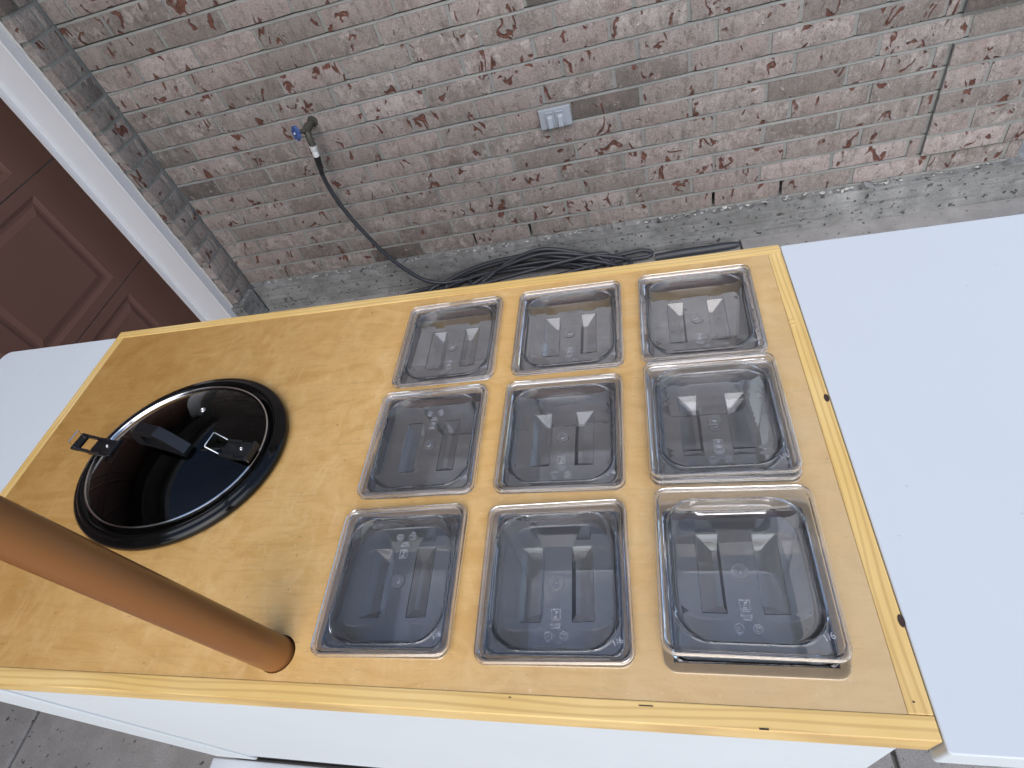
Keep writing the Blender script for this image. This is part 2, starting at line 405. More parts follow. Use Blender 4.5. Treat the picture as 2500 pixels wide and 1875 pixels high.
# raked joints: each bed slopes from the brick below up to a dark slot under the brick above
pz = [(.05, YW + .006)]
for c in range(0, 53):
    zj = WZ + (c - .5) * BH
    pz += [(zj - JT / 2 - .003, YW + .0062), (zj - JT / 2 + .001, YW + .0045), (zj + JT / 2 - .0032, YW + .0085), (zj + JT / 2 - .0026, YW + .022), (zj + JT / 2 + .0015, YW + .022), (zj + JT / 2 + .002, YW + .0062)]
pz = [q for q in pz if q[0] < ZT] + [(ZT, YW + .006)]
xs = [XC] + [v for x in weeps for v in (x - .0058, x + .0058)] + [XE - .004]
mb = MB(); nx_ = len(xs)
zc0 = (WZ - .5 * BH + JT / 2 + .0018, WZ + .5 * BH - JT / 2 - .002)
fs = []
for k in range(len(pz) - 1):
    for i in range(nx_ - 1):
        if i % 2 == 1 and pz[k][0] > zc0[0] and pz[k + 1][0] < zc0[1] + .001: continue
        fs.append((k * nx_ + i, k * nx_ + i + 1, (k + 1) * nx_ + i + 1, (k + 1) * nx_ + i))
mb.add([(x, y, z) for z, y in pz for x in xs], fs)
for x in weeps:
    x0, x1, z0, z1, y0, y1 = x - .0058, x + .0058, zc0[0], zc0[1], YW + .0063, YW + .075
    mb.add([(x0, y0, z0), (x1, y0, z0), (x1, y0, z1), (x0, y0, z1), (x0, y1, z0), (x1, y1, z0), (x1, y1, z1), (x0, y1, z1)],
           [(4, 5, 6, 7), (0, 1, 5, 4), (1, 2, 6, 5), (2, 3, 7, 6), (3, 0, 4, 7)])
mb.box(XC - .1, XE - .004, YW + .08, YW + .20, .0, ZT)
wall = mb.build('brick_wall', M['mortar'])
tag(wall, 'rough grey-brown brick wall with red smears behind the table', 'wall')
tag(wall, kind=None)
rest = MB(); nb = 0
for c in range(0, 52):
    zc = WZ + c * BH; off = -.085 if c % 2 == 0 else .585
    q_on = (1 <= c <= 5) or (7 <= c <= 11) or (13 <= c <= 17) or (19 <= c <= 23) or (25 <= c <= 29) or (31 <= c <= 35) or (37 <= c <= 41) or (43 <= c <= 47)
    segs = []
    x = WX + (off - 6) * BL
    xr_lim = 1.238 if q_on else XE
    while x < xr_lim:
        a, b = max(x + JT / 2, XC + .002), min(x + BL - JT / 2, xr_lim)
        if b - a > .02: segs.append((a, b, 0.0))
        x += BL
    if q_on:        # quoin blocks of five courses standing proud at the end of the wall
        first = (0.345, 0.10)[(c % 2)] if True else 0
        cuts = [1.252, 1.252 + (.254 if c % 2 else .125), 1.252 + (.254 + .125 if c % 2 else .125 + .254)]
        cuts = [1.252] + ([1.506] if c % 2 else [1.377, 1.59]) + [1.612]
        for a, b in zip(cuts[:-1], cuts[1:]):
            if b - a > .03: segs.append((a + (.0 if a < 1.26 else JT / 2), b - (JT / 2 if b < 1.6 else 0), -.014))
    for (a, b, dy) in segs:
        L = b - a; loc = ((a + b) / 2 + random.uniform(-.001, .001), YW + dy + random.uniform(-.0012, .0016), zc + random.uniform(-.0012, .0012))
        sc = L / (BL - JT)
        if seen([(a, YW, zc - .04), (b, YW, zc - .04), (a, YW, zc + .04), (b, YW, zc + .04)], 30):
            o = link('brick', random.choice(FULL), None, wall); o.location = loc; o.scale = (sc, 1, 1); o.rotation_euler = (random.uniform(-.006, .006), random.uniform(-.004, .004), random.uniform(-.003, .003)); nb += 1
        else:
            vs, fs = brick_mesh(L, BH - JT, .03, random.randint(0, 9999)); rest.add([(v[0] + loc[0], v[1] + loc[1], v[2] + loc[2]) for v in vs], fs)
# quoin mortar pads behind the proud blocks
ro = rest.build('upper_bricks', M['brick'], wall, smooth=50); tag(ro, kind='stuff')
for c0 in (1, 7, 13, 19, 25, 31, 37, 43):
    MB().box(1.2515, 1.608, YW - .0075, YW + .004, WZ + (c0 - .5) * BH + .004, WZ + (c0 + 4.5) * BH - .004).build('quoin_bed', M['mortar'], wall)

# foundation: rough concrete ledge under the bricks
def rough_grid(name, p0, ux, vz, nu, nv, amp, topamp, mat, parent, nrm, thick, seed):
    mb = MB(); vs = []
    p0, ux, vz, nrm = Vector(p0), Vector(ux), Vector(vz), Vector(nrm)
    rows = nv + 3
    for k in range(rows):
        for i in range(nu + 1):
            u = i / nu; w = min(k, nv) / nv
            p = p0 + ux * u + vz * w
            n1 = noise.noise(Vector((p.x * 14 + seed, p.y * 14, p.z * 14))); n2 = noise.noise(Vector((p.x * 45 + seed, p.y * 45, p.z * 45)))
            e = w ** 6
            p = p + nrm * (amp * (n1 + n2 * .6) * (1 + 1.6 * e)) + vz.normalized() * (topamp * e * (n1 * 1.0 + n2 * 1.1))
            if k == nv + 1: p = p - nrm * .009 + vz.normalized() * .003 * n2
            if k == nv + 2: p = p - nrm * thick + vz.normalized() * .004
            vs.append(p)
    fs = [(k * (nu + 1) + i, k * (nu + 1) + i + 1, (k + 1) * (nu + 1) + i + 1, (k + 1) * (nu + 1) + i) for k in range(rows - 1) for i in range(nu)]
    mb.add(vs, fs); return mb.build(name, mat, parent, smooth=40)
rough_grid('foundation', (XC + .02, YW - .022, -.02), (3.9, 0, 0), (0, 0, WZ - .047 + .02), 420, 20, .0034, .012, M['found'], wall, (0, -1, 0), .05, 3)
# crumbs of mortar squeezed out on the foundation ledge
cr = random.Random(4)
mb = MB()
for i in range(150):
    x = cr.uniform(XC + .1, 1.5); s = cr.uniform(.0025, .008)
    y = YW - .020 + cr.uniform(0, .018); z = WZ - .043 + cr.uniform(-.004, .003)
    vs = [(x + cr.uniform(-1, 1) * s * 1.6, y + cr.uniform(-1, 1) * s, z + cr.uniform(-.6, .8) * s) for _ in range(7)]
    bm = bmesh.new(); [bm.verts.new(v) for v in vs]; bmesh.ops.convex_hull(bm, input=bm.verts)
    bm.verts.index_update(); used = [v for v in bm.verts if v.link_faces]; idx = {v: k for k, v in enumerate(used)}
    mb.add([v.co[:] for v in used], [tuple(idx[v] for v in f.verts) for f in bm.faces]); bm.free()
tag(mb.build('mortar_crumbs', m_plain('pale_mortar', (0.42, 0.41, 0.38), 0.95, var=.2, vscale=90), wall), kind='stuff')
# eave above the wall
ev = MB(); ev.box(XC - .5, XE + .3, YW - .25, YW + .3, ZT, ZT + .02); ev.box(XC - .5, XE + .3, YW - .27, YW - .25, ZT - .06, ZT + .14)
ev.build('eave', M['soffit'], wall)

# ------------------------------------------------------------------ garage wall return + frame + door
YR = 1.4872; XK = -1.7395; YF = 1.434; XM = -1.867; YD = 1.4065; XD = -1.985
GT = 2.64
gw = MB(); gw.box(XK - .02, XC - .0065, YR + .0065, YW + .02, 0.0, GT); gw.box(-2.2, XC - .0065, -4.4, YR, 2.16, GT)
gwall = gw.build('garage_wall', M['mortar'])
tag(gwall, 'narrow brick return between the white door frame and the long brick wall', 'wall')
def corner_brick(L, Hh, D, seed):
    # brick with two good faces: local +X length along the wall, front at y=0, near end at x=-L/2 shown as reveal
    vs, fs = brick_mesh(L, Hh, D, seed, 4, 3); return vs, fs
CB = {}
for c in range(0, 31):
    zc = WZ + c * BH
    split = 1.5535 if c % 2 == 0 else 1.590
    parts = [(split + .005, YW - .006), (YR, split - .005)]
    for k, (a, b) in enumerate(parts):
        key = (c % 2, k, random.randint(0, 3))
        D = .052 if k == 1 else .03
        if key not in CB:
            me = bpy.data.meshes.new('brick'); vs, fs = brick_mesh(b - a, BH - JT, D, hash(key) % 1000, 4, 4)
            bm = bmesh.new(); bv = [bm.verts.new(v) for v in vs]; [bm.faces.new([bv[i] for i in f]) for f in fs]; bm.to_mesh(me); bm.free()
            me.shade_smooth(); me.set_sharp_from_angle(angle=math.radians(40)); me.materials.append(M['brick']); CB[key] = me
        o = link('brick', CB[key], None, gwall); o.location = (XC + random.uniform(-.002, .002), (a + b) / 2, zc + random.uniform(-.001, .001)); o.rotation_euler = (0, random.uniform(-.006, .006), math.radians(90) + random.uniform(-.01, .01))
        if not seen([(XC, a, zc), (XC, b, zc)], 30): bpy.data.objects.remove(o)
hb = MB()
for c in range(17, 31):
    for n in range(0, 23):
        zc = WZ + c * BH
        if zc < 2.2: continue
        yc = YR - .13 - n * BL - (c % 2) * .1
        vs, fs = brick_mesh(BL - JT, BH - JT, .03, random.randint(0, 999)); hb.add([(XC - v[1], yc + v[0], zc + v[2]) for v in vs], fs)
tag(hb.build('header_bricks', M['brick'], gwall), kind='stuff')
rough_grid('foundation', (XC + .018, YW - .03, -.02), (0, YR - YW + .03 - .02, 0), (0, 0, WZ - .045 + .02), 40, 20, .002, .006, M['found'], gwall, (1, 0, 0), .05, 8)
MB().box(XK, XC + .016, YR - .018, YR + .02, -.02, WZ - .05).build('foundation', M['found'], gwall, bevel=.004)
tag(MB().box(-2.6, XC + .12, -4.8, YW - .02, GT + .001, GT + .15).build('eave', M['soffit'], gwall))

# frame: capped profile extruded upwards
prof = [(XK, YR - .001), (XK, YF + .003), (XK - .003, YF), (XM + .012, YF), (XM + .009, YF - .002), (XM + .006, YF - .007), (XM + .001, YF - .009), (XM, YF - .013), (XM, YD), (XM - .012, YD), (XM - .012, 1.530), (XD + .003, 1.530), (XD + .003, YR + .1), (XK - .012, YR + .1), (XK - .012, YR - .001)]
mb = MB(); mb.rings([[(x, y, 0.0) for x, y in prof], [(x, y, 2.16) for x, y in prof]], True, True)
frame = mb.build('door_frame', M['frame'], smooth=35)
tag(frame, 'white metal capped frame standing beside the brown garage door', 'door frame')
cp = [(XK + .004 + .0025 * noise.noise(Vector((0, 0, z * 25))), YR - .003 + .002 * noise.noise(Vector((5, 0, z * 30))), z) for z in [i * .02 for i in range(108)]]
MB().tube(cp, .0045, 6).build('caulk_bead', M['caulk'], frame, smooth=60)
gdoor = empty('garage_door', (XD, -.5, 0))
tag(gdoor, 'dark reddish-brown garage door with rectangular panels', 'garage door')
seams = [.02, -.487 + H - .47 + .0, -.487 + H, -.017 + H, .453 + H, 2.14]
seams = [-.002, .4875, .978, 1.4685, 2.15]
for k in range(len(seams) - 1):
    z0, z1 = seams[k] + .0025, seams[k + 1] - .0025
    if z1 - z0 < .1:
        sec = MB().box(-.03, 0, -3.9, 1.526 + .5, z0, z1).build('weather_strip', M['blackrub'], gdoor); continue
    hl = []; pp = []
    y = 1.305
    while y > -3.4:
        hl.append((y - .48, y, z0 + .042, z1 - .042)); y -= .564
    pts, tris = cdt([(-3.4, z0), (1.526, z0), (1.526, z1), (-3.4, z1)], [[(a, c_), (b, c_), (b, d_), (a, d_)] for a, b, c_, d_ in hl])
    mb = MB().add([(0, p + .5, z) for p, z in pts], tris); mb.box(-.03, -.012, -2.9, 2.026, z0, z1)
    mb.add([(0, -2.9, z0), (0, 2.026, z0), (-.02, 2.026, z0), (-.02, -2.9, z0), (0, -2.9, z1), (0, 2.026, z1), (-.02, 2.026, z1), (-.02, -2.9, z1)], [(0, 1, 2, 3), (4, 5, 6, 7), (1, 2, 6, 5)])
    sec = mb.build('door_section', M['door'], gdoor)
    for a, b, c_, d_ in hl[:4]:
        R = []
        for ins, dx in ((0, 0), (.004, -.003), (.016, -.0085), (.028, -.0085), (.048, -.002), (.052, -.001)):
            R.append([(dx, a + ins + .5, c_ + ins), (dx, b - ins + .5, c_ + ins), (dx, b - ins + .5, d_ - ins), (dx, a + ins + .5, d_ - ins)])
        MB().rings(R, False, True).build('panel', M['door'], sec, smooth=12)

# ================================================================== TAP, HOSE, OUTLET
def cyl(mb, a, b, r0, r1=None, n=14): return mb.tube([a, b], [r0, r1 if r1 is not None else r0], n)
T0 = Vector((-.954, YW, -.180 + H))
tap = empty('hose_tap', T0); tag(tap, 'tarnished garden tap with blue wheel handle on the brick wall', 'tap')
mb = MB(); cyl(mb, (0, .004, 0), (0, -.006, 0), .021, .019); cyl(mb, (0, 0, 0), (0, -.05, .004), .0115); cyl(mb, (0, -.045, .004), (.0, -.083, .0), .0165, .0145)
mb.tube([(0, -.068, .0), (0, -.080, -.020), (-.002, -.081, -.040), (-.003, -.080, -.055)], [.013, .0125, .0125, .0140], 14)
mb.build('valve_body', M['brass'], tap, smooth=40)
wd = Vector((-.55, -.75, .22)).normalized()
w0 = Vector((-.006, -.080, .004)); w1 = w0 + wd * .034
mb = MB(); cyl(mb, w0, w1, .0085, .006); mb.build('stem', M['brass'], tap, smooth=40)
a_ = wd.cross(Vector((0, 0, 1))).normalized(); b_ = wd.cross(a_)
ringp = [[w1 + (a_ * math.cos(th) + b_ * math.sin(th)) * (r + .0022 * math.cos(7 * th) * (1 if r > .018 else 0)) + wd * dz for th in [2 * math.pi * i / 42 for i in range(42)]] for r, dz in ((.0175, -.004), (.0250, -.004), (.0262, 0), (.0250, .004), (.0175, .004), (.0175, -.004))]
mb = MB().rings(ringp)
for i in range(5):
    th = 2 * math.pi * i / 5; d = a_ * math.cos(th) + b_ * math.sin(th); cyl(mb, w1 + d * .003, w1 + d * .0195, .0032, .0032, 8)
cyl(mb, w1 - wd * .005, w1 + wd * .006, .0075, .0065)
wheel = mb.build('wheel_handle', M['blue'], tap, smooth=35)
MB().tube([w1 + wd * .006, w1 + wd * .009], .004, 8).build('screw', M['zinc'], wheel, smooth=40)

hose = empty('garden_hose', (-.4, 1.5, 0)); tag(hose, 'dark grey garden hose running from the tap into a coiled pile', 'hose')
HO = Vector((.4, -1.5, 0))
def hp(x, y, z): return (x + .4, y - 1.5, z + H)
mb = MB(); c0 = Vector(hp(-.957, YW - .080, -.232)); c1 = Vector(hp(-.962, YW - .079, -.256)); c2 = Vector(hp(-.9655, YW - .078, -.279))
mb.tube([c0, c0.lerp(c1, .08), c0.lerp(c1, .9), c1], [.0125, .0142, .0142, .0130], 18); mb.build('coupler_collar', M['zinc'], hose, smooth=40)
MB().tube([c1, c1.lerp(c2, .1), c1.lerp(c2, .95), c2], [.0112, .0122, .0122, .011], 18).build('coupler_sleeve', M['zinc'], hose, smooth=40)
pts = []; rad = []
c3 = Vector(hp(-.985, YW - .073, -.357))
for i in range(25):
    t = i / 24; pts.append(c2.lerp(c3, t) + Vector((0, 0, 0))); rad.append((.0132 - .0045 * t) * (1 - (.13 if (i > 8 and i % 3 == 2) else 0)))
MB().tube(pts, rad, 14).build('strain_relief', M['blackrub'], hose, smooth=40)
path = [hp(-.983, YW - .073, -.345), hp(-.988, YW - .070, -.42), hp(-.972, 1.558, -.53), hp(-.938, 1.555, -.64), hp(-.880, 1.553, -.79), hp(-.785, 1.552, -.925), hp(-.690, 1.555, -.974), hp(-.56, 1.56, -.985)]
hr = random.Random(11)
def zmin(z): return max(z, -H + .0095)
nl = 8
th = math.pi * 1.15
for L in range(nl):
    ax = (.36, .44, .34, .52, .33, .40, .30, .46)[L]; xc = (-.36, -.33, -.28, -.42, -.24, -.30, -.22, -.28)[L] + hr.uniform(-.02, .02)
    tilt = (.35, .75, .55, .20, 1.0, .85, 1.1, .65)[L]; lift = .010 + .0068 * L + hr.uniform(0, .006); dep = hr.uniform(.060, .085)
    for k in range(12):
        th += 2 * math.pi / 12
        s = math.sin(th + .25 * math.sin(2.3 * L)); x = xc + ax * math.cos(th) + hr.uniform(-.012, .012)
        y = min(1.520 + dep * s + hr.uniform(-.006, .006), 1.592)
        z = zmin(-H + lift * (1 - .5 * abs(math.cos(th))) + max(0, s) * .062 * tilt * (1 - .75 * abs(math.cos(th)) ** 2) + hr.uniform(-.004, .004))
        path.append(hp(x, y, z))
path += [hp(-.02, 1.565, -.955), hp(.10, 1.575, -.985), hp(.22, 1.585, -.985), hp(.262, 1.572, -.995), hp(.235, 1.555, -1.00), hp(.12, 1.555, -1.0), hp(-.05, 1.545, -1.005), hp(-.3, 1.5, -1.01)]
sp = smooth_path(path, 6)
MB().tube(sp, .0088, 9).build('hose_tube', M['rubber'], hose, smooth=60)
mb = MB(); sp = smooth_path([(0, 0, 0), (.10, .004, .002), (.20, .006, 0), (.30, .010, -.002), (.34, .012, -.004)], 5)
sleeve = MB().tube(sp, [.017 - .006 * max(0, (i / (len(sp) - 1) - .7) / .3) for i in range(len(sp))], 12).build('pipe_sleeve', M['rubber'], smooth=50)
sleeve.location = (.275, 1.545, .0185)
tag(sleeve, 'thick dark rubber sleeve lying along the foot of the foundation', 'sleeve')

OU = Vector((-.041, YW - .0045, -.3545 + H))
out = empty('outlet_cover', OU); tag(out, 'grey metal outlet cover with two flip lids on the brick wall', 'outlet')
MB().box(-.0585, .0585, -.012, .001, -.0367, .0367).build('cover_plate', M['grey'], out, bevel=.0035)
for sx in (-1, 1):
    x0, x1 = (-.036, -.002) if sx < 0 else (.002, .036)
    mb = MB(); mb.box(x0, x1, -.0165, -.0122, -.026, .020); lidp = mb.build('flip_lid', M['grey'], out, bevel=.0018)
    mb = MB().add([(x0 + .008, -.0167, .012), (x1 - .008, -.0167, .012), (x1 - .008, -.0235, .006), (x0 + .008, -.0235, .006), (x0 + .008, -.0167, -.030), (x1 - .008, -.0167, -.030), (x1 - .008, -.029, -.029), (x0 + .008, -.029, -.029)], [(0, 1, 2, 3), (3, 2, 6, 7), (7, 6, 5, 4), (0, 3, 7, 4), (1, 5, 6, 2)])
    mb.build('pull_tab', M['grey'], lidp, bevel=.001, bseg=1)
    MB().tube([(x0 + .003, -.0165, .0235), (x1 - .003, -.0165, .0235)], .0034, 10).build('hinge', M['grey'], out, smooth=40)
MB().tube([(0, -.010, .0235), (0, -.0175, .0235)], .0042, 10).build('screw', M['grey'], out, smooth=40)

# ================================================================== TABLE
YAW = -0.0225832
TR = Matrix.Rotation(YAW, 4, 'Z')
def tw(x, y, z): return TR @ Vector((x, y, z + H))
XL, XR, YN, YFAR, TRM, TH = -.848, .3974, -.3769, .2656, .0185, .018
cart = empty('serving_table', (0, 0, 0), YAW)
tag(cart, 'varnished plywood serving table with pine edging and white fold-out leaves', 'table')
PANS = {(0, 0): (-.1056, .131, 1.2), (0, 1): (.0821, .1334, .2), (0, 2): (.2663, .1353, -1.0), (1, 0): (-.1078, -.055, 1.0), (1, 1): (.0787, -.0559, -.4),
        (1, 2): (.2673, -.0476, -1.0), (2, 0): (-.1082, -.2449, 1.8), (2, 1): (.0797, -.2462, 1.6), (2, 2): (.2661, -.2457, -.4)}
PANS[(1, 2)] = (.2675, -.0535, -.8); PANS[(2, 2)] = (.2672, -.2475, -.4)
CK = (-.508, -.058)
PH = (-.2316, -.3309)
def ell(cx, cyy, a, b, n=64, rot=0.0): return [(cx + a * math.cos(2 * math.pi * k / n) * math.cos(rot) - b * math.sin(2 * math.pi * k / n) * math.sin(rot), cyy + a * math.cos(2 * math.pi * k / n) * math.sin(rot) + b * math.sin(2 * math.pi * k / n) * math.cos(rot)) for k in range(n)]
hl = [[(cx - .0705, c2y - .0775), (cx + .0705, c2y - .0775), (cx + .0705, c2y + .0775), (cx - .0705, c2y + .0775)] for (cx, c2y, a) in PANS.values()]
hl.append(ell(CK[0], CK[1], .150, .124)); hl.append(ell(PH[0] + .0016, PH[1], .0216, .0202, 40))
x0, x1, y0, y1 = XL + TRM, XR - TRM, YN + TRM, YFAR - TRM
pts, tris = cdt([(x0, y0), (x1, y0), (x1, y1), (x0, y1)], hl)
mb = MB().add([(x, y, H) for x, y in pts], tris); mb.add([(x, y, H - TH) for x, y in pts], [t[::-1] for t in tris])
for loop in hl + [[(x0, y0), (x1, y0), (x1, y1), (x0, y1)]]:
    n = len(loop); mb.add([(x, y, H) for x, y in loop] + [(x, y, H - TH) for x, y in loop], [(i, (i + 1) % n, n + (i + 1) % n, n + i) for i in range(n)])
ply = mb.build('plywood_top', M['ply'], cart)
ply.data.materials.append(m_plain('shaded_ply_edge', (0.15, 0.075, 0.05), 0.7, var=.35, vscale=120))  # raw edge colour, browned further to hold the shade inside the holes
ply.data.materials.append(M['soffit'])  # white underside added to bounce light around below the pans
for f in ply.data.polygons:
    if abs(f.normal.z) < .5: f.material_index = 1
    elif f.center.z < H - .01: f.material_index = 2
e = .00015
es = MB().box(XL, XR, YN, YN + TRM - e, H - .038, H + .0008).build('edge_strip', M['pinex'], cart, bevel=.0012, bseg=2)
MB().box(XL, XR, YFAR - TRM + e, YFAR, H - .038, H + .0008).build('edge_strip', M['pinex'], cart, bevel=.0012, bseg=2)
er = MB().box(XR - TRM + e, XR, YN + TRM + e, YFAR - TRM - e, H - .038, H + .0006).build('edge_strip', M['piney'], cart, bevel=.0010, bseg=2)
MB().box(XL, XL + TRM - e, YN + TRM + e, YFAR - TRM - e, H - .038, H + .0006).build('edge_strip', M['piney'], cart, bevel=.0010, bseg=2)
for (x, y, r, m) in ((.3835, .1003, .0046, 'piney'), (.3945, -.0293, .0046, 'dark'), (.3962, -.284, .0046, 'dark')):
    R = [[(x + rr * math.cos(2 * math.pi * k / 18) * (1 if x < .39 else .6), y + rr * 1.25 * math.sin(2 * math.pi * k / 18), z) for k in range(18)] for rr, z in ((r, H - .003), (r, H + .0009), (r * .8, H + .0012), (r * .72, H + .0009))]
    MB().rings(R, False, True).build('knot', M['dark' if m == 'dark' else 'pinex'], er)
for (xa, ya, xb, yb) in ((.2626, -.3751, .2698, -.3757), (.1629, -.3626, .1752, -.3627), (.0405, -.3618, .0425, -.3618), (.385, -.349, .3862, -.3492)):
    MB().box(min(xa, xb), max(xa, xb) + .0004, min(ya, yb) - .0004, max(ya, yb) + .0004, H - .002, H + .00115).build('splinter_nick', M['dark'], es)
# white leaves
def leaf(x0, x1, y0, y1, rad_left, rad_right, z0, z1):
    lp = []
    for (cx, c2y, a0, r) in ((x1, y1, 0, rad_right), (x0, y1, 90, rad_left), (x0, y0, 180, rad_left), (x1, y0, 270, rad_right)):
        sx = -1 if cx == x1 else 1; sy = -1 if c2y == y1 else 1
        for k in range(7):
            a = math.radians(a0 + 15 * k); lp.append((cx + sx * r + r * math.cos(a), c2y + sy * r + r * math.sin(a)))
    n = len(lp); ctr = Vector((sum(p[0] for p in lp) / n, sum(p[1] for p in lp) / n))
    def ins(d, z): return [(p[0] + (d if p[0] < ctr.x else -d), p[1] + (d if p[1] < ctr.y else -d), z) for p in lp]
    mb = MB().rings([ins(0, z0), ins(0, z1 - .0012), ins(.0004, z1 - .0004), ins(.0012, z1)], True, True)
    return mb.build('side_leaf', M['white'], cart)
leaf(XR + .0016, XR + .335, -.3846, .2640, .003, .018, H - .041, H - .0008)
leaf(XL - .305, XL - .0035, -.372, .2520, .018, .003, H - .0225, H - .0015)
# front, posts and base
MB().box(-.735, XR - .004, -.3655, -.352, H - .712, H - .039).build('front_panel', M['white'], cart, bevel=.0015)
MB().box(XL + .002, -.7365, -.3690, -.350, H - .745, H - .0385).build('corner_post', M['white'], cart, bevel=.004, bseg=3)
MB().box(XL - .012, XR - .004, -.3990, -.3705, H - .80, H - .752).build('base_board', M['white'], cart, bevel=.003)
MB().box(XL + .0, XR - .006, -.3640, -.352, H - .95, H - .728).build('gap_shade_sheet', M['blackrub'], cart)  # black sheet standing in for the shade in the gap above base_board
MB().box(XR - .055, XR - .004, -.350, -.30, .0, H - .039).build('leg', M['white'], cart, bevel=.002)
MB().box(XL + .01, XL + .06, -.348, -.30, .0, H - .039).build('leg', M['white'], cart, bevel=.002)
MB().box(XR - .055, XR - .004, YFAR - .07, YFAR - .02, .0, H - .039).build('leg', M['white'], cart, bevel=.002)
MB().box(XL + .01, XL + .06, YFAR - .07, YFAR - .02, .0, H - .039).build('leg', M['white'], cart, bevel=.002)
MB().box(XL + .06, XR - .056, YFAR - .045, YFAR - .027, H - .045, H - .0185).build('apron', M['pinex'], cart, bevel=.002)
MB().box(XR - .022, XR - .005, -.299, YFAR - .071, H - .11, H - .0388).build('apron', M['white'], cart, bevel=.002)
MB().box(XL + .005, XL + .022, -.299, YFAR - .071, H - .11, H - .0388).build('apron', M['white'], cart, bevel=.002)

MB().box(XL + .062, XR - .057, -.345, YFAR - .03, H - .172, H - .1565).build('bounce_shelf', m_plain('bounce_beige', (0.86, 0.835, 0.80), 0.6, var=.06, vscale=5), cart, bevel=.001)  # pale shelf added close under the pans to brighten their insides

# ------------------------------------------------------------------ umbrella pole
pd = Vector((-.18, .02, 1.0)).normalized()
pole = empty('garden_umbrella', tw(PH[0] - .18 * -.9, PH[1] + .02 * -.9, -.9)); tag(pole, 'brown metal umbrella pole rising through a hole in the plywood', 'umbrella')
pdir = (TR.to_3x3() @ pd)
L0 = Vector((0, 0, 0)); 
mb = MB(); rs = []
pa = pdir.cross(Vector((0, 1, 0))).normalized(); pb = pdir.cross(pa)
ln = [0, .3, .9, 1.3, 1.9, 2.2]
mb.rings([[pdir * l + (pa * math.cos(2 * math.pi * k / 40) + pb * math.sin(2 * math.pi * k / 40)) * .0192 for k in range(40)] for l in ln], True, True)
mb.build('pole_tube', M['pole'], pole, smooth=60)

# ------------------------------------------------------------------ food pans and lids
def weld(me):
    bm = bmesh.new(); bm.from_mesh(me); bmesh.ops.remove_doubles(bm, verts=bm.verts, dist=2e-6); bmesh.ops.recalc_face_normals(bm, faces=bm.faces)
    print(me.name, 'open edges', sum(1 for e in bm.edges if not e.is_manifold), 'volume', bm.calc_volume(signed=True))
    if bm.calc_volume(signed=True) < 0: bmesh.ops.reverse_faces(bm, faces=bm.faces)
    bm.to_mesh(me); bm.free()
def make_pan():
    mb = MB(); n = 7
    prof = [(.0800, .0872, .013, .0008), (.0806, .0878, .0135, .0020), (.0800, .0872, .013, .0034), (.0715, .0785, .010, .0034), (.0698, .0768, .011, .0015), (.0688, .0758, .012, -.010),
            (.0655, .0725, .020, -.145), (.0635, .0705, .020, -.1505), (.0600, .067, .018, -.1520)]
    mb.rings([rrect(a, b, r, z, n) for a, b, r, z in prof], False, True)
    inner = [(.0588, .0658, .018, -.1496), (.0622, .0692, .020, -.1480), (.0640, .0710, .020, -.144), (.0668, .0738, .012, -.010), (.0678, .0748, .011, -.0005), (.0698, .0768, .011, .0008), (.0800, .0872, .013, .0008)]
    mb.rings([rrect(a, b, r, z, n) for a, b, r, z in inner], True, False)
    me_o = mb.build('food_pan', M['clearpan'], smooth=30); me = me_o.data; weld(me); bpy.data.objects.remove(me_o); return me
def text_mesh(s, size, name):
    cu = bpy.data.curves.new(name, 'FONT'); cu.body = s; cu.size = size; cu.extrude = .00012; cu.align_x = 'CENTER'; cu.align_y = 'CENTER'
    o = bpy.data.objects.new(name, cu); COL.objects.link(o); dg = bpy.context.evaluated_depsgraph_get()
    me = bpy.data.meshes.new_from_object(o.evaluated_get(dg)); bpy.data.objects.remove(o); me.materials.clear(); me.materials.append(M['emboss']); return me
FZ = -.0145
